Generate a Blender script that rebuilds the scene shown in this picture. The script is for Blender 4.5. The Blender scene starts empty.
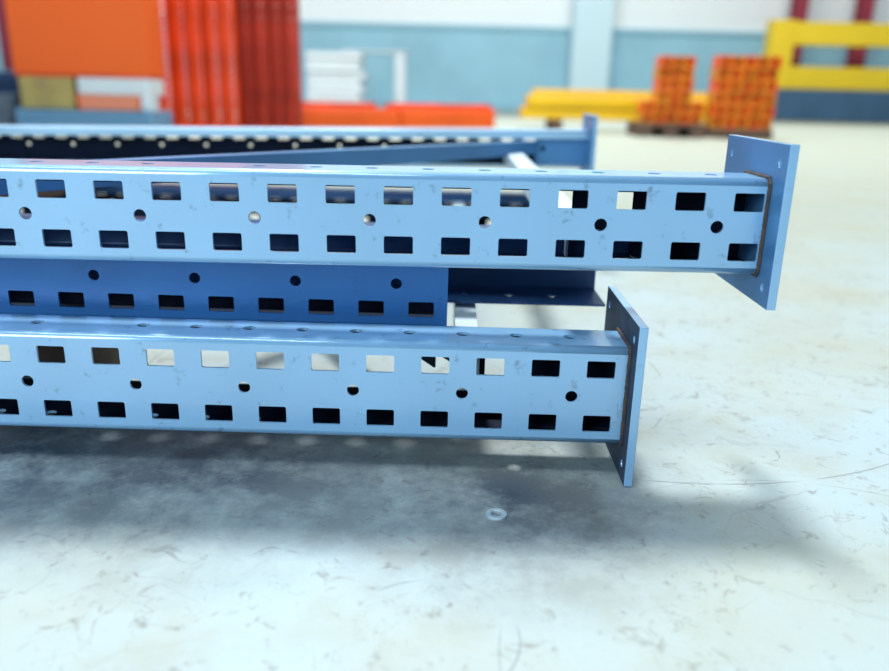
import bpy, bmesh, math, random
from mathutils import Vector, Matrix
random.seed(7)
C = bpy.context.scene.collection
H0 = 0.345                      # height of the camera above the floor
cos, sin, PI = math.cos, math.sin, math.pi

# ------------------------------------------------------------------ materials
def mat(name, base, rough=.5, metal=0.0, spec=.5, var=.0, vscale=8, dark=None, dirt=0.0, dscale=30, bump=0.0, bscale=60, second=None):
    m = bpy.data.materials.new(name); m.use_nodes = True
    nt = m.node_tree; N = nt.nodes; L = nt.links
    b = N['Principled BSDF']
    b.inputs['Roughness'].default_value = rough
    b.inputs['Metallic'].default_value = metal
    b.inputs['Specular IOR Level'].default_value = spec
    base = (*base, 1)
    b.inputs['Base Color'].default_value = base
    tc = N.new('ShaderNodeTexCoord')
    col = None
    if var or dirt or second:
        n = N.new('ShaderNodeTexNoise'); n.inputs['Scale'].default_value = vscale; n.inputs['Detail'].default_value = 6
        L.new(tc.outputs['Object'], n.inputs['Vector'])
        r = N.new('ShaderNodeMapRange'); r.inputs['From Min'].default_value = .35; r.inputs['From Max'].default_value = .65
        L.new(n.outputs['Fac'], r.inputs['Value'])
        mx = N.new('ShaderNodeMix'); mx.data_type = 'RGBA'
        mx.inputs['A'].default_value = base
        s = second or tuple(c*(1-var) for c in base[:3])
        mx.inputs['B'].default_value = (*s, 1)
        L.new(r.outputs['Result'], mx.inputs['Factor'])
        col = mx.outputs['Result']
        if dirt:
            n2 = N.new('ShaderNodeTexNoise'); n2.inputs['Scale'].default_value = dscale; n2.inputs['Detail'].default_value = 9; n2.inputs['Roughness'].default_value = .65
            L.new(tc.outputs['Object'], n2.inputs['Vector'])
            r2 = N.new('ShaderNodeMapRange'); r2.inputs['From Min'].default_value = .60; r2.inputs['From Max'].default_value = .72
            r2.inputs['To Max'].default_value = dirt
            L.new(n2.outputs['Fac'], r2.inputs['Value'])
            m2 = N.new('ShaderNodeMix'); m2.data_type = 'RGBA'
            L.new(col, m2.inputs['A']); m2.inputs['B'].default_value = (*(dark or (.05, .05, .06)), 1)
            L.new(r2.outputs['Result'], m2.inputs['Factor'])
            col = m2.outputs['Result']
        L.new(col, b.inputs['Base Color'])
    if bump:
        n3 = N.new('ShaderNodeTexNoise'); n3.inputs['Scale'].default_value = bscale; n3.inputs['Detail'].default_value = 5
        L.new(tc.outputs['Object'], n3.inputs['Vector'])
        bp = N.new('ShaderNodeBump'); bp.inputs['Strength'].default_value = bump; bp.inputs['Distance'].default_value = .002
        L.new(n3.outputs['Fac'], bp.inputs['Height']); L.new(bp.outputs['Normal'], b.inputs['Normal'])
    return m

STEEL = mat('painted_blue_steel', (.275, .55, .84), .33, .12, .6, var=.10, vscale=7, dirt=.75, dscale=55, dark=(.05, .10, .20), bump=.10, bscale=90)
STEEL_DEEP = mat('shaded_blue_steel', (.035, .19, .50), .38, .12, .5, var=.15, vscale=7, dirt=.3, dscale=26, dark=(.03, .07, .16), bump=.10, bscale=90)  # the blue steel with shade put into its base colour
STEEL_MID = mat('mid_blue_steel', (.08, .25, .50), .4, .1, .5, var=.15)
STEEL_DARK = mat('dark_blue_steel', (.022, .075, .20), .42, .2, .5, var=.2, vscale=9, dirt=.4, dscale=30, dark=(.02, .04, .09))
STEEL.node_tree.nodes['Principled BSDF'].inputs['Coat Weight'].default_value = .7; STEEL.node_tree.nodes['Principled BSDF'].inputs['Coat IOR'].default_value = 2.1
STEEL.node_tree.nodes['Principled BSDF'].inputs['Coat Roughness'].default_value = .13
STEEL_LIT = mat('lit_blue_steel', (.45, .72, .92), .35, .1, .6, var=.1, vscale=7, dirt=.4, dscale=38, dark=(.06, .13, .25))  # the blue steel lightened, light on the far upright put into its colour
INNER = mat('painted_inside_shade', (.010, .020, .048), .8, 0, .15, var=.3, vscale=20)  # shade painted near-black into the insides, brackets, cleats and lower braces
PLATE = mat('grimy_steel_plate', (.05, .075, .12), .65, .1, .25, var=.3, vscale=18, dirt=.9, dscale=45, dark=(.03, .035, .05), bump=.3, bscale=150)
PALE = mat('pale_galvanised', (.62, .76, .84), .5, .1, .5, var=.12, vscale=20)
ZINC = mat('zinc_washer', (.55, .66, .70), .4, .5)
WOOD = mat('sawn_wood', (.16, .10, .07), .8, second=(.09, .055, .04), vscale=14, bump=.4)
WOODY = mat('yellowish_wood', (.50, .40, .13), .8, second=(.38, .29, .12), vscale=6)
ORANGE = mat('orange_paint', (.90, .125, .012), .45, 0, .4, var=.15, vscale=3)
ORANGE_L = mat('bright_orange_paint', (.95, .155, .03), .6, 0, .2, var=.05, vscale=1)
RED = mat('red_orange_paint', (.90, .075, .008), .5, 0, .4, var=.35, vscale=3)
REDD = mat('deep_red_paint', (.50, .03, .008), .5, 0, .4, var=.4, vscale=4)
YELLOW = mat('yellow_paint', (.86, .55, .015), .45, 0, .4, var=.10, vscale=3)
AMBER = mat('amber_paint', (.75, .30, .012), .5, 0, .4, var=.25, vscale=5)
YELLOW_G = mat('lemon_yellow_paint', (.92, .66, .03), .5, 0, .4, var=.06, vscale=2)
MAROON = mat('maroon_paint', (.33, .04, .07), .5)
WHITE = mat('white_board', (.72, .82, .88), .7, 0, .3, var=.06, vscale=4)
PINKISH = mat('salmon_paint', (.85, .28, .16), .6)
NAVY = mat('navy_crate', (.03, .08, .20), .6, var=.3, vscale=3)
GREYB = mat('grey_blue_crate', (.10, .15, .22), .6, var=.2, vscale=3)
SLATE = mat('slate_blue_paint', (.06, .15, .26), .6, var=.2, vscale=2)
BLACK = mat('black_rubber', (.015, .015, .02), .7)

def floor_mat():
    m = bpy.data.materials.new('worn_concrete'); m.use_nodes = True
    nt = m.node_tree; N = nt.nodes; L = nt.links; b = N['Principled BSDF']
    b.inputs['Roughness'].default_value = .55; b.inputs['Specular IOR Level'].default_value = .3
    tc = N.new('ShaderNodeTexCoord')
    def noise(scale, detail, lo, hi, rough=.6, dist=0, sc=None):
        n = N.new('ShaderNodeTexNoise'); n.inputs['Scale'].default_value = scale; n.inputs['Detail'].default_value = detail
        n.inputs['Roughness'].default_value = rough; n.inputs['Distortion'].default_value = dist
        if sc:
            mp = N.new('ShaderNodeMapping'); mp.inputs['Scale'].default_value = sc
            L.new(tc.outputs['Object'], mp.inputs['Vector']); L.new(mp.outputs['Vector'], n.inputs['Vector'])
        else: L.new(tc.outputs['Object'], n.inputs['Vector'])
        r = N.new('ShaderNodeMapRange'); r.inputs['From Min'].default_value = lo; r.inputs['From Max'].default_value = hi
        L.new(n.outputs['Fac'], r.inputs['Value']); return r.outputs['Result']
    def mix(f, a, bcol, k=1):
        mx = N.new('ShaderNodeMix'); mx.data_type = 'RGBA'
        if isinstance(a, tuple): mx.inputs['A'].default_value = (*a, 1)
        else: L.new(a, mx.inputs['A'])
        mx.inputs['B'].default_value = (*bcol, 1)
        if k != 1:
            mu = N.new('ShaderNodeMath'); mu.operation = 'MULTIPLY'; mu.inputs[1].default_value = k
            L.new(f, mu.inputs[0]); f = mu.outputs[0]
        L.new(f, mx.inputs['Factor']); return mx.outputs['Result']
    c = mix(noise(2.2, 5, .38, .66), (.41, .51, .53), (.41, .44, .37))
    c = mix(noise(9, 8, .50, .74, .7), c, (.36, .37, .29), .65)
    c = mix(noise(24, 10, .60, .72, .75, .6), c, (.15, .18, .20), .50)           # oily specks
    c = mix(noise(60, 6, .63, .70, .6), c, (.12, .13, .15), .45)
    c = mix(noise(5, 10, .60, .70, .8, 1.5, (1, 3, 1)), c, (.22, .22, .20), .40)  # drag marks
    # darker and more yellowish further into the hall
    sx = N.new('ShaderNodeSeparateXYZ'); L.new(tc.outputs['Object'], sx.inputs[0])
    mry = N.new('ShaderNodeMapRange'); mry.inputs['From Min'].default_value = 1.2; mry.inputs['From Max'].default_value = 2.6; L.new(sx.outputs['Y'], mry.inputs['Value'])
    c = mix(mry.outputs['Result'], c, (.33, .36, .27), .65)
    def vein(scale, w, k, colr, c, dist, gate):
        n = N.new('ShaderNodeTexNoise'); n.inputs['Scale'].default_value = scale; n.inputs['Detail'].default_value = 4; n.inputs['Distortion'].default_value = dist
        L.new(tc.outputs['Object'], n.inputs['Vector'])
        a = N.new('ShaderNodeMath'); a.operation = 'SUBTRACT'; a.inputs[1].default_value = .5; L.new(n.outputs['Fac'], a.inputs[0])
        ab = N.new('ShaderNodeMath'); ab.operation = 'ABSOLUTE'; L.new(a.outputs[0], ab.inputs[0])
        mr = N.new('ShaderNodeMapRange'); mr.inputs['From Min'].default_value = w; mr.inputs['From Max'].default_value = 0; L.new(ab.outputs[0], mr.inputs['Value'])
        mu = N.new('ShaderNodeMath'); mu.operation = 'MULTIPLY'; L.new(mr.outputs['Result'], mu.inputs[0]); L.new(gate, mu.inputs[1])
        return mix(mu.outputs[0], c, colr, k)
    c = vein(7, .007, .32, (.14, .15, .15), c, .8, noise(5, 4, .50, .60))
    c = vein(16, .011, .42, (.16, .12, .09), c, 1.6, noise(8, 4, .52, .60))
    c = mix(noise(34, 8, .58, .66, .7, 1.2), c, (.13, .085, .05), .45)
    # local grime with the frames' shadow painted in, and curved scrape marks (object space, metres)
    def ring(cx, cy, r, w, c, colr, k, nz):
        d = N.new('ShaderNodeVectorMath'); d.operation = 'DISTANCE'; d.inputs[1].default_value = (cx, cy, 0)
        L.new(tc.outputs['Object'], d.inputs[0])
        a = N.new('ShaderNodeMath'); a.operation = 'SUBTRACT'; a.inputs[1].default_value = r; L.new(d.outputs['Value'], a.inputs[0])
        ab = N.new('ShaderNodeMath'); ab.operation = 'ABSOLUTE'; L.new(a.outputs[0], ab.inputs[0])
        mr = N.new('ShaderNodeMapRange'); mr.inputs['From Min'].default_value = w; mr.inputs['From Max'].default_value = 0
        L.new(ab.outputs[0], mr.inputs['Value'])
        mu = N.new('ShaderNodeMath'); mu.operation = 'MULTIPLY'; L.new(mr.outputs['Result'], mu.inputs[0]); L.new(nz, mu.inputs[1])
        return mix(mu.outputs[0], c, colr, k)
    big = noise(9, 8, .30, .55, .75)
    c = ring(.06, .62, 0, .20, c, (.03, .05, .09), .9, big)  # oil grime, tinted navy to deepen the frames' shadow
    c = ring(-.20, .66, 0, .22, c, (.025, .05, .09), .95, big)  # navy shadow core painted under the frames
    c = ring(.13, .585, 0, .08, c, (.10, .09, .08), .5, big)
    c = ring(-.42, .66, 0, .24, c, (.02, .045, .09), .95, big)  # shadow core painted darker towards the left
    gate = noise(7, 3, .50, .56)
    c = ring(-.005, .43, .060, .0014, c, (.20, .25, .28), .8, gate)
    c = ring(.02, .40, .085, .0010, c, (.20, .25, .28), .7, gate)
    c = ring(.30, .40, .26, .0012, c, (.22, .26, .28), .6, gate)
    c = ring(-.05, .95, .33, .0015, c, (.16, .17, .17), .8, gate)
    c = ring(.25, 1.05, .40, .0015, c, (.16, .17, .17), .8, gate)
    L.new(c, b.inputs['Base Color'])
    bn = N.new('ShaderNodeTexNoise'); bn.inputs['Scale'].default_value = 120; bn.inputs['Detail'].default_value = 8
    L.new(tc.outputs['Object'], bn.inputs['Vector'])
    bp = N.new('ShaderNodeBump'); bp.inputs['Strength'].default_value = .25; bp.inputs['Distance'].default_value = .002
    L.new(bn.outputs['Fac'], bp.inputs['Height']); L.new(bp.outputs['Normal'], b.inputs['Normal'])
    return m
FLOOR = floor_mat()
STAIN = mat('dark_scrape', (.10, .13, .17), .7)

# ------------------------------------------------------------------ object helpers
def link(name, me, parent=None, m=None):
    o = bpy.data.objects.new(name, me); C.objects.link(o)
    if parent: o.parent = parent
    if m and me: me.materials.append(m)
    return o
def tag(o, label, cat, group=None, kind=None):
    o['label'] = label; o['category'] = cat
    if group: o['group'] = group
    if kind: o['kind'] = kind
    return o
def empty(name, loc, rot=(0, 0, 0)):
    o = link(name, None); o.location = loc; o.rotation_euler = rot; return o
def struct(o): o['kind'] = 'structure'; return o
def obj(name, bm, m, parent=None, bevel=0, smooth=False, seg=2):
    bmesh.ops.recalc_face_normals(bm, faces=bm.faces)
    me = bpy.data.meshes.new(name); bm.to_mesh(me); bm.free()
    if smooth:
        for p in me.polygons: p.use_smooth = True
    o = link(name, me, parent, m)
    if bevel:
        b = o.modifiers.new('bevel', 'BEVEL'); b.width = bevel; b.segments = seg; b.limit_method = 'ANGLE'
    return o
def add_box(bm, a, b):
    x0, y0, z0 = a; x1, y1, z1 = b
    v = [bm.verts.new(p) for p in ((x0,y0,z0),(x1,y0,z0),(x1,y1,z0),(x0,y1,z0),(x0,y0,z1),(x1,y0,z1),(x1,y1,z1),(x0,y1,z1))]
    for f in ((3,2,1,0),(4,5,6,7),(0,1,5,4),(1,2,6,5),(2,3,7,6),(3,0,4,7)): bm.faces.new([v[i] for i in f])
def box(name, a, b, m, parent=None, bevel=.002):
    bm = bmesh.new(); add_box(bm, a, b); return obj(name, bm, m, parent, bevel)
def extrude_profile(bm, pts, p0, p1, up=Vector((0, 0, 1))):
    """closed 2D profile (side, up) swept from p0 to p1"""
    p0 = Vector(p0); p1 = Vector(p1); d = (p1-p0).normalized()
    s = d.cross(up).normalized(); u = s.cross(d)
    r = [[bm.verts.new(P + s*a + u*b) for a, b in pts] for P in (p0, p1)]
    n = len(pts)
    for i in range(n): bm.faces.new((r[0][i], r[0][(i+1) % n], r[1][(i+1) % n], r[1][i]))
    bm.faces.new(r[0][::-1]); bm.faces.new(r[1])
def channel_pts(w, h, t):       # C section, open downwards
    return [(-w/2, 0), (-w/2, h), (w/2, h), (w/2, 0), (w/2-t, 0), (w/2-t, h-t), (-w/2+t, h-t), (-w/2+t, 0)]

# ------------------------------------------------------------------ perforated sheet
def slot_loop(cx, cy, w, h, r=.0014):
    pts = []
    for sx, sy, a0 in ((1, 1, 0), (-1, 1, 90), (-1, -1, 180), (1, -1, 270)):
        for k in range(3):
            a = math.radians(a0 + 45*k); pts.append((cx + sx*(w/2-r) + r*cos(a), cy + sy*(h/2-r) + r*sin(a)))
    return pts
def round_loop(cx, cy, r, n=18):
    return [(cx + r*cos(2*PI*k/n), cy + r*sin(2*PI*k/n)) for k in range(n)]
def filled(bm, outline, holes, f3):
    """flat sheet in 2D with holes; f3 maps (u,v) to a point"""
    tmp = bmesh.new()
    for loop in [outline] + holes:
        vs = [tmp.verts.new((u, v, 0)) for u, v in loop]
        for i in range(len(vs)): tmp.edges.new((vs[i], vs[(i+1) % len(vs)]))
    bmesh.ops.triangle_fill(tmp, edges=tmp.edges[:], use_beauty=True, use_dissolve=False, normal=(0, 0, 1))
    tmp.verts.index_update()
    mp = {v.index: bm.verts.new(f3(v.co.x, v.co.y)) for v in tmp.verts}
    out = [bm.faces.new([mp[v.index] for v in f.verts]) for f in tmp.faces]
    tmp.free(); return out
def upright_mesh(name, L, H, D, row, x0, lip=.02, t=.0025, r=.006, pitch=.05, sw=.0255, sh=.0165, dot=.0056, flip=False, dotphase=0, slots=True, foff=.022, flange_holes=True, lip2=None, lowrow=True):
    """rack upright lying along x from -L to 0; slotted web at y=0, flanges to y=D, rear lips"""
    bm = bmesh.new()
    n = int((L - .03) / pitch)
    xs = [x0 - pitch*i for i in range(n)]
    # web, in slabs of ten pitches so the triangulation stays clean
    cuts = [0.0] + [x0 - pitch*(i+.5) for i in range(9, n-1, 10)] + [-L]
    hw = H/2 - r
    def web(u, v): return (u, 0, v)
    for a, b in zip(cuts[1:], cuts[:-1]):
        hs = []
        for i, x in enumerate(xs):
            if slots and a < x < b:
                hs += [slot_loop(x, row, sw, sh)] + ([slot_loop(x, -row, sw, sh)] if lowrow else [])
                if i % 2 == dotphase and a < x - pitch/2 - dot: hs.append(round_loop(x - pitch/2, 0, dot))
        filled(bm, [(a, -hw), (b, -hw), (b, hw), (a, hw)], hs, web)
        for s in (1, -1):
            fh = [round_loop(x + pitch*.5-.0005, foff+.009, .0058, 16) for x in xs if flange_holes and a < x + pitch*.5 - .006 and x + pitch*.5 + .006 < b]
            filled(bm, [(a, r), (b, r), (b, D-r), (a, D-r)], fh, lambda u, v, s=s: (u, v, s*H/2))
            # front bend
            arcs = [((0 + r - r*cos(q)), s*(hw + r*sin(q))) for q in [k*PI/10 for k in range(6)]]
            if lip: arcs2 = [((D - r + r*sin(q)), s*(hw + r*cos(q))) for q in [k*PI/10 for k in range(6)]]
            for A, sm in ((arcs, 1), (arcs2, 1)) if lip else ((arcs, 1),):
                for (y0, z0), (y1, z1) in zip(A[:-1], A[1:]):
                    f = bm.faces.new([bm.verts.new(p) for p in ((a, y0, z0), (b, y0, z0), (b, y1, z1), (a, y1, z1))]); f.smooth = True
            if lip:
                z1 = s*(H/2 - (lip if s > 0 or lip2 is None else lip2))
                f = bm.faces.new([bm.verts.new(p) for p in ((a, D, s*hw), (b, D, s*hw), (b, D, z1), (a, D, z1))])
            else:
                f = bm.faces.new([bm.verts.new(p) for p in ((a, D-r, s*H/2), (b, D-r, s*H/2), (b, D, s*H/2), (a, D, s*H/2))])
    bmesh.ops.remove_doubles(bm, verts=bm.verts, dist=1e-5)
    bmesh.ops.recalc_face_normals(bm, faces=bm.faces)
    fw = [f for f in bm.faces if f.calc_center_median().y < 1e-6]
    if sum(f.normal.y for f in fw) > 0: bmesh.ops.reverse_faces(bm, faces=bm.faces)
    if flip:
        for v in bm.verts: v.co.y = -v.co.y
        bmesh.ops.reverse_faces(bm, faces=bm.faces)
    me = bpy.data.meshes.new(name); bm.to_mesh(me); bm.free()
    return me
def upright(parent, *a, m=STEEL, inner=None, t=.0025, name='upright', **k):
    o = link(name, upright_mesh(name, *a, **k), parent, m)
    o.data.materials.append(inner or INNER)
    s = o.modifiers.new('thickness', 'SOLIDIFY'); s.thickness = t; s.offset = -1; s.use_even_offset = False; s.material_offset = 1
    return o
def base_plate(parent, x, y0, y1, z0, z1, t=.008, m=PLATE):
    bm = bmesh.new()
    hs = [round_loop(y, z, .0035) for y in (y0+.016, y1-.016) for z in (z0+.016, z1-.016)]
    filled(bm, [(y0, z0), (y1, z0), (y1, z1), (y0, z1)], hs, lambda u, v: (0, u, v))
    for f in bm.faces:
        if f.normal.x < 0: f.normal_flip()
    me = bpy.data.meshes.new('base_plate'); bm.to_mesh(me); bm.free()
    o = link('base_plate', me, parent, m); o.location.x = x + t; me.materials.append(STEEL)
    s = o.modifiers.new('thickness', 'SOLIDIFY'); s.thickness = t; s.offset = -1; s.material_offset_rim = 1
    b = o.modifiers.new('bevel', 'BEVEL'); b.width = .0008; b.segments = 2; b.limit_method = 'ANGLE'
    return o
def weld(parent, x, H, D, m):
    bm = bmesh.new()
    # a bead round the joint of web and flanges with the plate
    path = [(D, H/2), (.004, H/2+.0005), (-.0005, H/2-.004), (-.0005, -H/2+.004), (.004, -H/2-.0005), (D, -H/2)]
    for (y0, z0), (y1, z1) in zip(path[:-1], path[1:]):
        n = max(2, int(math.hypot(y1-y0, z1-z0)/.002))
        for k in range(n+1):
            y = y0+(y1-y0)*k/n; z = z0+(z1-z0)*k/n
            bmesh.ops.create_icosphere(bm, subdivisions=1, radius=.0021+random.random()*.0006, matrix=Matrix.Translation((x-.001, y, z)))
    return obj('weld_bead', bm, m, parent, smooth=True)
def foot_bracket(parent, x0, x1, y, H, flip=1, m=STEEL_DEEP, hole=False):
    """folded steel closing bracket inside the open side by the plate"""
    bm = bmesh.new()
    h = H/2 - .004
    filled(bm, [(x0, -h), (x1, -h), (x1, h), (x0, h)], [round_loop(x0+.018, 0, .0055)] if hole else [], lambda u, v: (u, y, v))
    for s in (-1, 1):
        bm.faces.new([bm.verts.new(p) for p in ((x0, y, s*h), (x1, y, s*h), (x1, y-flip*.03, s*h), (x0, y-flip*.03, s*h))])
    bmesh.ops.remove_doubles(bm, verts=bm.verts, dist=1e-5)
    o = obj('foot_bracket', bm, m, parent)
    s = o.modifiers.new('thickness', 'SOLIDIFY'); s.thickness = .003; s.offset = 0
    return o
def bar(name, parent, p0, p1, w, h, m, t=.0025):
    bm = bmesh.new(); extrude_profile(bm, channel_pts(w, h, t), p0, p1); return obj(name, bm, m, parent, .0006)

# ------------------------------------------------------------------ upper frame
WELD = mat('rusty_weld', (.045, .045, .055), .8, .1, second=(.10, .07, .055), vscale=60)
def rel(p): return (p[0], p[1], p[2] + H0)

up = empty('rack_section', rel((.274, .6665, -.1072)), (0, -.0061, -.0095))
tag(up, 'light blue steel rack frame lying on top, longest slotted upright across the middle', 'rack frame')
upright(up, 2.2, .083, .060, .0215, -.0165, sh=.0158, inner=STEEL_DARK)  # inside faces darkened in colour for the shade behind the slots
far = upright(up, 2.2, .080, .060, .0215, -.0175, flip=True, lip=.018, lip2=.007, lowrow=False, sh=.0175, dot=.0040, m=STEEL_LIT)
far.location = (.012, 1.118, -.009); far.rotation_euler = (0, -.011, .006)
base_plate(up, 0, -.027, .123, -.066, .072, m=STEEL_MID)
base_plate(up, .012, .98, 1.13, -.072, .064, m=STEEL_MID)
weld(up, 0, .083, .060, WELD)
foot_bracket(up, -.103, 0, .056, .083, m=INNER)
fb = foot_bracket(up, -.110, 0, 1.066, .080, flip=-1, m=STEEL_MID, hole=True); fb.location = (.012, 0, -.009)
box('strut_cleat', (-.158, .061, -.036), (-.119, .065, .038), INNER, up, .001)
bar('strut', up, (-.147, .045, -.038), (-.147, 1.075, -.038), .034, .024, PALE)
bar('strut', up, (-1.62, .045, -.038), (-1.62, 1.075, -.048), .034, .024, PALE)
bar('brace', up, (-.105, 1.062, -.021), (-.745, .085, .002), .026, .028, STEEL_MID)
bar('brace', up, (-.775, .085, .012), (-1.55, 1.062, -.025), .026, .020, STEEL_MID)

# ------------------------------------------------------------------ lower frame
lo = empty('rack_section', rel((.168, .6585, -.2645)), (0, -.0004, -.0109))
tag(lo, 'light blue steel rack frame nearest the floor, its end plate touching the concrete', 'rack frame')
upright(lo, 2.1, .095, .060, .0265, -.0257, sh=.0165, lip=.020, lip2=.0275)
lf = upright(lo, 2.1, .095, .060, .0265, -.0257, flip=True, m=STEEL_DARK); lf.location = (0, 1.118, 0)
base_plate(lo, 0, -.020, .130, -.0795, .0735)
base_plate(lo, 0, .99, 1.13, -.0795, .0735)
weld(lo, 0, .095, .060, WELD)
foot_bracket(lo, -.093, 0, .056, .095, m=INNER)
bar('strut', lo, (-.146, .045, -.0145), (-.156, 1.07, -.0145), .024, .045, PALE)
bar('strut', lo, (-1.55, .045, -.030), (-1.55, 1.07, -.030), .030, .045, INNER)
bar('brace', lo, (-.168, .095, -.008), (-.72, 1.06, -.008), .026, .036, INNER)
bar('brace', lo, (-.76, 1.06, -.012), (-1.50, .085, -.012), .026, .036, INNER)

box('strut_cleat', (-.1385, .061, -.040), (-.128, .065, .040), INNER, lo, .001)

# ------------------------------------------------------------------ two loose uprights between and behind
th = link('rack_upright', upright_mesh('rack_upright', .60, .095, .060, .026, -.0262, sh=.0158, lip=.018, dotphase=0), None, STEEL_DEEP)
th.location = rel((.0022, .7465, -.1845)); th.rotation_euler = (0, .0035, -.002)
th.data.materials.append(INNER)
s = th.modifiers.new('thickness', 'SOLIDIFY'); s.thickness = .0025; s.offset = -1; s.material_offset = 1
tag(th, 'deep blue loose slotted upright in shade behind the lowest frame, slots facing front', 'rack upright')
fo = link('rack_upright', upright_mesh('rack_upright', .75, .078, .072, .026, -.03, lip=0, slots=False, flip=True, foff=.030), None, STEEL_DARK)
fo.location = rel((.180, .9150, -.1895)); fo.rotation_euler = (0, 0, 0)
s = fo.modifiers.new('thickness', 'SOLIDIFY'); s.thickness = .0025; s.offset = -1
tag(fo, 'dark blue open channel, round holes in its flange, left of the lowest end plate', 'rack upright')

# supports
def block(name, a, b, m, label, cat='block', group=None):
    o = box(name, rel(a), rel(b), m, bevel=.0015); return tag(o, label, cat, group)
def bearer(name, a, b, label, drop=0):      # sawn timber, worn lower at the far end
    bm = bmesh.new(); add_box(bm, rel(a), rel(b))
    for v in bm.verts:
        if v.co.y > b[1]-.001 and v.co.z > b[2]+H0-.001: v.co.z -= drop
    o = obj(name, bm, WOOD, None, .003); tag(o, label, 'timber'); return o
bearer('timber_bearer', (-.45, .755, -.345), (-.39, .905, -.2335), 'short sawn timber block under the loose uprights at the left')
bearer('timber_bearer', (-.83, .600, -.2165), (-.76, 1.850, -.1575), 'long sawn timber bearer between the two rack frames, beyond the left edge', .024)
bearer('timber_bearer', (-1.72, .600, -.2165), (-1.65, 1.850, -.1620), 'second long timber bearer between the two rack frames, farthest left', .034)
bearer('timber_batten', (-.83, .640, -.345), (-.76, 1.800, -.3125), 'thin timber batten on the floor under the lowest frame, beyond the left edge')
bearer('timber_batten', (-1.72, .640, -.345), (-1.65, 1.800, -.3130), 'second thin timber batten under the lowest frame, farthest left')

# washer on the floor
bm = bmesh.new()
prof = [(.0046, 0), (.0092, 0), (.0092, .0017), (.0087, .0022), (.0051, .0022), (.0046, .0017)]
n = 32; rings = [[bm.verts.new((r*cos(2*PI*k/n), r*sin(2*PI*k/n), z)) for r, z in prof] for k in range(n)]
for k in range(n):
    for j in range(len(prof)):
        a, b = rings[k], rings[(k+1) % n]; j2 = (j+1) % len(prof)
        bm.faces.new((a[j], b[j], b[j2], a[j2]))
w = obj('washer', bm, ZINC); w.location = (.048, .584, 0)
tag(w, 'small zinc washer lying flat on the concrete in front of the frames', 'washer')

# ------------------------------------------------------------------ floor, wall
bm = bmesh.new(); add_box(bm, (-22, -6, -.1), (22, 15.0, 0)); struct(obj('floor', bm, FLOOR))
WALL_U = mat('white_wall_panel', (.88, .96, .98), .8, 0, .2)
WALL_L = mat('blue_wall_panel', (.34, .64, .78), .7, 0, .3, var=.12, vscale=1.2)
TRIM = mat('wall_trim', (.28, .54, .66), .6)
bm = bmesh.new(); add_box(bm, (-22, 14.72, 1.42), (22, 15.0, 7)); struct(obj('wall_back', bm, WALL_U))
bm = bmesh.new(); add_box(bm, (-22, 14.66, 0), (22, 14.95, 1.36))
struct(obj('wall_back', bm, WALL_L)).name = 'wall_back.001'
bm = bmesh.new(); add_box(bm, (-22, 14.62, 1.36), (22, 14.72, 1.44)); struct(obj('trim_1', bm, TRIM))
bm = bmesh.new(); add_box(bm, (-22, 14.60, 0), (22, 14.66, .12)); struct(obj('baseboard_back', bm, TRIM))
# column with flanges against the wall
bm = bmesh.new()
for a, b in (((2.10, 14.30, 0), (2.75, 14.34, 7)), ((2.10, 14.58, 0), (2.75, 14.62, 7)), ((2.38, 14.34, 0), (2.47, 14.58, 7))): add_box(bm, a, b)
struct(obj('trim_2', bm, mat('pale_column_paint', (.62, .84, .92), .6)))

# ------------------------------------------------------------------ background goods
def rack_beam(L, h, d, m, mc, label, group, loc, rz=0, step=True, cat='crossbar', conn=True, name='rack_crossbar'):
    """box beam with a stepped top along x from 0 to L, with end connectors"""
    t = empty(name, loc, (0, 0, rz)); tag(t, label, cat, group)
    bm = bmesh.new()
    pts = [(0, 0), (d, 0), (d, h), (d*.45, h), (d*.45, h*.82), (0, h*.82)] if step else [(0, 0), (d, 0), (d, h), (0, h)]
    # profile (y, z)
    r = [[bm.verts.new((x, y, z)) for y, z in pts] for x in (0, L)]
    n = len(pts)
    for i in range(n): bm.faces.new((r[0][i], r[0][(i+1) % n], r[1][(i+1) % n], r[1][i]))
    bm.faces.new(r[0][::-1]); bm.faces.new(r[1]); obj('bar_body', bm, m, t, .004)
    if conn:
        for x in (0, L):
            sx = -1 if x == 0 else 1
            bm = bmesh.new(); add_box(bm, (min(x, x+sx*.006), -.008, -.0), (max(x, x+sx*.006), d+.004, h*1.02))
            for k in range(2): add_box(bm, (x-.006, d, h*(.15+.5*k)), (x+.006, d+.025, h*(.3+.5*k)))
            obj('end_connector', bm, mc, t, .002)
    return t
# orange beams on the floor in the middle, two rows of two, end to end
G = 'orange beams lying end to end in the middle distance'
ang = math.atan2(7.85-7.06, .458+1.32)
def along(x): return 7.06 + (x+1.32)*math.tan(ang)
rack_beam(.955, .172, .12, ORANGE, ORANGE, 'orange steel beam on the floor, right one of the front pair beyond the uprights', 'orange floor beams', (-.445, along(-.445), 0), ang)
rack_beam(.955, .168, .12, ORANGE, RED, 'orange steel beam on the floor, left one of the front pair beside the red stack', 'orange floor beams', (-1.33, along(-1.33)-.02, 0), ang)
rack_beam(1.04, .212, .12, RED, RED, 'orange steel beam lying behind the right front orange beam', 'orange floor beams', (-.56, along(-.56)+.16, 0), ang)
rack_beam(.90, .212, .12, RED, RED, 'darker orange beam lying behind the left front orange beam', 'orange floor beams', (-1.52, along(-1.52)+.17, 0), ang)

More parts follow.
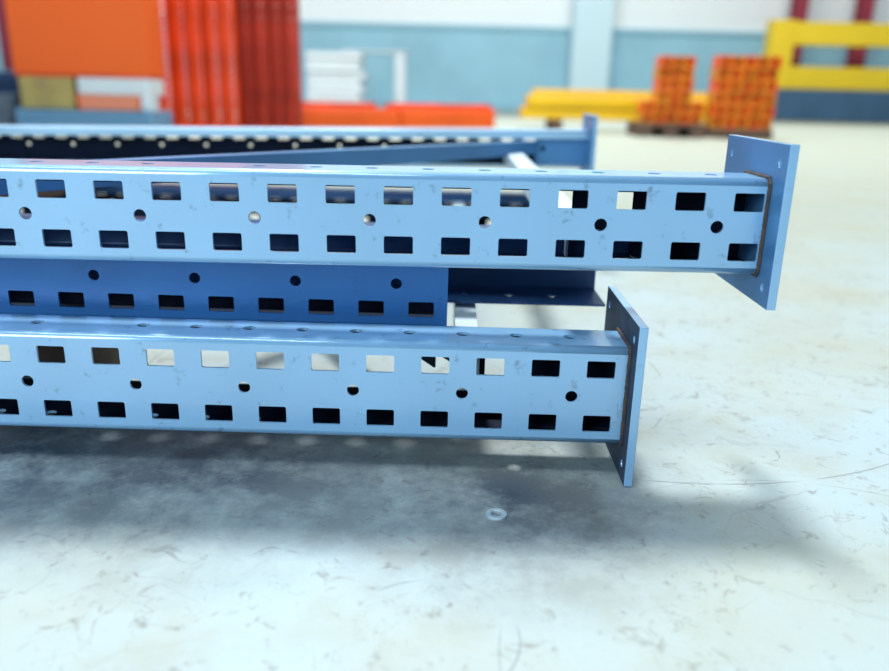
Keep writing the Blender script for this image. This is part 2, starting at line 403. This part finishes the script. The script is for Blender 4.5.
# yellow beams: stack of two layers, two deep, on timber bearers
for k, x in enumerate((.95, 1.95, 2.9)):
    tag(box('timber_bearer', (x, 7.50, 0), (x+.10, 8.0, .105), WOOD, bevel=.006),
        ['dark timber bearer under the left end of the yellow beams', 'dark timber bearer under the middle of the yellow beams', 'dark timber bearer under the right end of the yellow beams'][k], 'timber')
ylab = {(0, 0): 'yellow beam, lower front one of the stack on timber bearers', (0, 1): 'yellow beam, lower back one of the stack on timber bearers',
        (1, 0): 'yellow beam, upper front one of the stack', (1, 1): 'yellow beam, upper back one of the stack', (2,0): 'flat yellow beam lying topmost on the yellow stack'}
for (lv, rw), lb in ylab.items():
    if lv < 2: rack_beam(2.25 - .1*rw, .105, .13, YELLOW, AMBER, lb, 'yellow beams on bearers', (.665+.05*lv+.04*rw, 7.55+.19*rw, .107+.108*lv), 0.0)
    else: rack_beam(2.05, .05, .14, YELLOW, YELLOW, lb, 'yellow beams on bearers', (.78, 7.62, .325), 0.0, step=False)

# pallet and the piles of orange and amber beam ends
def pallet(x, y, w, d, h, label):
    t = empty('wooden_pallet', (x, y, 0)); tag(t, label, 'pallet')
    for i in range(3):
        bm = bmesh.new()
        for j in range(3): box('block', (i*(w-.12)/2, j*(d-.1)/2, 0), (i*(w-.12)/2+.12, j*(d-.1)/2+.1, h-.03), WOOD, t, .004)
    for j in range(6): box('deck_board', (0, j*(d-.09)/5, h-.03), (w, j*(d-.09)/5+.09, h), WOOD, t, .003)
pallet(1.60, 6.85, .58, .42, .115, 'low brown wooden pallet under the narrow orange pile')
bm = None
def beam_end(x, y, z, w, h, m1, m2, label, group):
    t = empty('stub_crossbar', (x, y, z)); tag(t, label, 'crossbar', group)
    bm = bmesh.new()
    # hollow box section running away from the viewer
    extrude = [(0, 0), (w, 0), (w, h), (0, h)]; inn = [(.014, .014), (w-.014, .014), (w-.014, h-.014), (.014, h-.014)]
    o = [[bm.verts.new((a, yy, b)) for a, b in P] for yy in (0, .20) for P in (extrude, inn)]
    for i in range(4):
        j = (i+1) % 4
        bm.faces.new((o[0][i], o[0][j], o[1][j], o[1][i])); bm.faces.new((o[2][i], o[2][j], o[3][j], o[3][i]))
        bm.faces.new((o[0][i], o[0][j], o[2][j], o[2][i])); bm.faces.new((o[1][i], o[1][j], o[3][j], o[3][i]))
    obj('tube', bm, m1, t, .002)
    box('back_lip', (.016, .05, .016), (w-.016, .06, h-.016), m2, t, .001)
    return t
ORD = ['first', 'second', 'third', 'fourth', 'fifth']
RN = {2: ['lower', 'upper'], 4: ['bottom', 'second', 'third', 'top'], 6: ['bottom', 'second', 'third', 'fourth', 'fifth', 'top']}
def pile(x0, y, z0, cols, rows, w, h, label, group, jitter=.012):
    for r in range(rows):
        for c in range(cols):
            a = (r+c) % 2
            beam_end(x0 + c*(w+.004) + (random.random()-.5)*jitter*0 + (.5*jitter if r % 2 else 0), y + random.random()*.03, z0 + r*(h+.0015), w, h,
                     ORANGE if a else AMBER, AMBER if a else RED,
                     '%s beam end in the %s, %s row, %s from left' % ('orange' if a else 'amber', label, RN[rows][r], ORD[c]), group)
pile(1.64, 6.9, .117, 5, 2, .102, .088, 'wide base on the pallet', 'base of the narrow orange pile')
pile(1.755, 6.9, .297, 3, 4, .096, .090, 'narrow column on the pallet', 'narrow orange column')
tag(box('timber_bearer', (2.24, 6.90, 0), (2.78, 7.11, .085), WOOD, bevel=.006), 'timber bearer under the wide orange pile', 'timber')
pile(2.25, 6.9, .087, 5, 6, .100, .097, 'wide pile off the pallet', 'wide orange pile')

# standing stack of red-orange uprights at the left
xs = [-2.34, -2.21, -2.08, -1.945, -1.82, -1.70, -1.575, -1.455, -1.335]
heights = [2.1, 2.1, 2.05, 2.1, 2.1, 2.05, 2.1, 2.08, 2.1]
vm = {}
places = ['first from the left', 'second from the left', 'third from the left', 'fourth from the left', 'middle', 'fourth from the right', 'third from the right', 'second from the right', 'rightmost']
protoU = None
for i, x in enumerate(xs):
    m = RED if i < 5 else REDD
    key = i >= 5
    if key not in vm:
        vm[key] = upright_mesh('rack_upright', 2.1, .112, .10, .03, -.03, t=.004, sw=.03, sh=.02, dot=.008, flange_holes=False)
        vm[key].materials.append(m)
    o = bpy.data.objects.new('rack_upright', vm[key]); C.objects.link(o)
    s = o.modifiers.new('thickness', 'SOLIDIFY'); s.thickness = .004; s.offset = -1
    # stand it: local x -> world z
    o.rotation_euler = (0, -PI/2, 0); o.location = (x+.05, 6.5 + (.03 if i % 2 else 0) + (.12 if i >= 5 else 0), 2.1)
    tag(o, ('bright red-orange' if i < 5 else 'darker red') + ' slotted upright standing in the tall stack, %s of nine' % places[i], 'rack upright', 'uprights standing in the red stack')
for i, x in enumerate(xs[:8]):
    key = i >= 5
    o = bpy.data.objects.new('rack_upright', vm[key]); C.objects.link(o)
    s = o.modifiers.new('thickness', 'SOLIDIFY'); s.thickness = .004; s.offset = -1
    o.rotation_euler = (0, -PI/2, 0); o.location = (x+.115, 6.75, 2.1)
    tag(o, 'red upright in rear row of tall stack, %s' % (['first from the left', 'second from the left', 'third from the left', 'fourth from the left', 'fourth from the right', 'third from the right', 'second from the right', 'rightmost'][i]), 'rack upright', 'rear row of the red stack')

# orange bin and what carries it
bn = empty('steel_bin', (-2.95, 5.5, .368)); tag(bn, 'large smooth bright orange steel bin at the upper left', 'bin')
box('panel', (0, 0, .02), (.91, .02, 1.2), ORANGE_L, bn, .004); box('panel', (0, .28, .02), (.91, .30, 1.2), ORANGE_L, bn, .004)
box('panel', (0, .02, .02), (.02, .28, 1.2), ORANGE_L, bn, .004); box('panel', (.89, .02, .02), (.91, .28, 1.2), ORANGE_L, bn, .004)
box('bin_floor', (0, 0, 0), (.91, .30, .02), RED, bn, .003); box('rim', (-.02, -.02, 1.2), (.93, .32, 1.23), ORANGE_L, bn, .006)
tag(box('timber_block', (-2.93, 5.50, .155), (-2.56, 5.78, .366), WOODY, bevel=.01), 'yellowish wooden block under the left of the orange bin', 'timber')
tag(box('white_board', (-2.53, 5.50, .257), (-2.04, 5.78, .366), WHITE, bevel=.008), 'pale white board stack under the right of the orange bin', 'board')
rack_beam(.41, .098, .12, PINKISH, ORANGE_L, 'short salmon orange beam below the pale board under the bin', None, (-2.53, 5.50, .157), step=False)
rack_beam(.41, .098, .12, PINKISH, ORANGE_L, 'short salmon orange beam behind the one under the pale board', None, (-2.53, 5.67, .157), step=False)
tag(box('white_block', (-2.105, 5.49, .157), (-2.03, 5.6, .255), WHITE, bevel=.008), 'small white block at the right end of the salmon beam', 'block')
def crate(name, a, b, m, label, cat='crate', slats=4):
    t = empty(name, ((a[0]+b[0])/2, (a[1]+b[1])/2, a[2])); tag(t, label, cat)
    w, d, h = (b[0]-a[0])/2, (b[1]-a[1])/2, b[2]-a[2]
    box('body', (-w+.01, -d+.01, .01), (w-.01, d-.01, h-.006), m, t, .004)
    for sx in (-1, 1):
        for sy in (-1, 1): box('corner_post', (sx*(w-.02)-.02, sy*(d-.02)-.02, 0), (sx*(w-.02)+.02, sy*(d-.02)+.02, h), m, t, .004)
    bm = bmesh.new()
    for k in range(slats):
        z = h*(k+.5)/slats
        add_box(bm, (-w+.04, -d, z-h*.18/slats*2), (w-.04, -d+.012, z+h*.18/slats*2))
    obj('ribs', bm, m, t, .002); return t
crate('steel_crate', (-2.95, 5.45, 0), (-2.02, 5.85, .154), mat('mid_blue_crate', (.16, .36, .58), .6), 'low blue steel crate under the orange bin supports')
crate('steel_crate', (-3.75, 4.9, 0), (-2.98, 5.6, .25), GREYB, 'grey-blue crate at the far left edge')
crate('steel_crate', (-4.05, 5.75, 0), (-2.99, 6.5, .40), NAVY, 'dark navy crate behind the grey-blue crate at the far left')
tag(box('maroon_post', (-3.24, 5.9, .402), (-3.06, 6.1, 1.6), MAROON, bevel=.01), 'dark maroon post standing on the navy crate left of the orange bin', 'post')

# white boards and a white trestle by the wall
for k in range(9):
    dx = random.uniform(-.05, .05)
    tag(box('white_board', (-2.03+dx*.3, 11.5+random.random()*.05, .002+k*.0905), (-1.25+dx, 12.3, .088+k*.0905), WHITE, bevel=.01),
        'white board in the ragged pile by the back wall, %s' % ['lowest', 'second from the bottom', 'third from the bottom', 'fourth from the bottom', 'middle', 'fourth from the top', 'third from the top', 'second from the top', 'topmost'][k], 'board', 'white boards piled by the back wall')
tr = empty('white_trestle', (-1.02, 12.8, 0)); tag(tr, 'white trestle table with square legs right of the white board pile', 'table')
box('tabletop', (-.65, -.3, .86), (.34, .3, .89), WHITE, tr, .008)
for x in (-.62, .16):
    for y in (-.28, .20): box('leg', (x, y, 0), (x+.15, y+.08, .86), WHITE, tr, .008)

# yellow railing standing on a slate crate, and maroon columns, at the far right
crate('steel_bundle', (4.75, 12.9, 0), (8.8, 13.7, .49), SLATE, 'long slate blue crate on the floor under the yellow railing', slats=3)
yf = empty('guard_railing', (4.95, 13.0, .492)); tag(yf, 'big lemon yellow railing of square steel tube at the right edge', 'frame')
for x in (0.05, 3.3):
    box('post', (x, 0, 0), (x+.36, .3, 1.02), YELLOW_G, yf, .01)
box('rail', (.41, .04, -.0), (3.30, .26, .34), YELLOW_G, yf, .01)
box('rail', (.41, .04, .66), (3.30, .26, 1.0), YELLOW_G, yf, .01)
for k, x in enumerate((5.75, 6.85)):
    t = empty('steel_post', (x, 14.1, 0)); tag(t, ['maroon steel column behind the left of the yellow railing', 'maroon steel column behind the right part of the yellow railing'][k], 'post')
    bm = bmesh.new()
    for a, b in (((0, 0, .01), (.22, .02, 4)), ((0, .2, .01), (.22, .22, 4)), ((.1, .02, .01), (.12, .2, 4))): add_box(bm, a, b)
    obj('shaft', bm, MAROON, t); box('foot_plate', (-.05, -.05, 0), (.27, .27, .01), MAROON, t)

# ------------------------------------------------------------------ light
wd = bpy.data.worlds.new('world'); bpy.context.scene.world = wd; wd.use_nodes = True
bg = wd.node_tree.nodes['Background']; bg.inputs['Color'].default_value = (.32, .62, 1.0, 1); bg.inputs['Strength'].default_value = .22
def area(name, loc, target, size, power, col, sy=None):
    l = bpy.data.lights.new(name, 'AREA'); l.energy = power; l.color = col; l.size = size
    if sy: l.shape = 'RECTANGLE'; l.size_y = sy
    o = bpy.data.objects.new(name, l); C.objects.link(o); o.location = loc
    o.rotation_euler = (Vector(target)-Vector(loc)).to_track_quat('-Z', 'Y').to_euler(); return o
sun = bpy.data.lights.new('roof_light', 'SUN'); sun.energy = 3.6; sun.angle = math.radians(9); sun.color = (.97, .98, .97)
so = bpy.data.objects.new('roof_light', sun); C.objects.link(so)
so.rotation_euler = Vector((.10, -.50, -1)).to_track_quat('-Z', 'Y').to_euler()
area('front_fill', (-1.9, -2.1, 1.45), (-.1, .8, .3), 1.4, 70, (.74, .89, 1))  # unseen area light added to brighten the front faces

area('lamp_overhead', (-.35, -.30, 3.4), (-.1, .7, .2), 4.0, 66, (.86, .95, 1), .5)
area('background_fill', (0, 4.5, 7), (0, 13.5, .5), 12, 1250, (1, .97, .92), 4)  # unseen fill added overhead to brighten the background goods and wall
# ------------------------------------------------------------------ camera
cam = bpy.data.cameras.new('camera'); co = bpy.data.objects.new('camera', cam); C.objects.link(co)
cam.sensor_width = 36; cam.lens = 36*775/889; cam.clip_start = .01; cam.clip_end = 200
co.location = (0, 0, H0)
co.rotation_euler = (Matrix.Rotation(math.radians(90-17.59), 3, 'X') @ Matrix.Rotation(math.radians(1.43), 3, 'Z')).to_euler()
cam.dof.use_dof = True; cam.dof.focus_distance = .72; cam.dof.aperture_fstop = (cam.lens/1000)/.0105
bpy.context.scene.camera = co
sc = bpy.context.scene
sc.view_settings.view_transform = 'Standard'; sc.view_settings.look = 'None'; sc.view_settings.exposure = 0
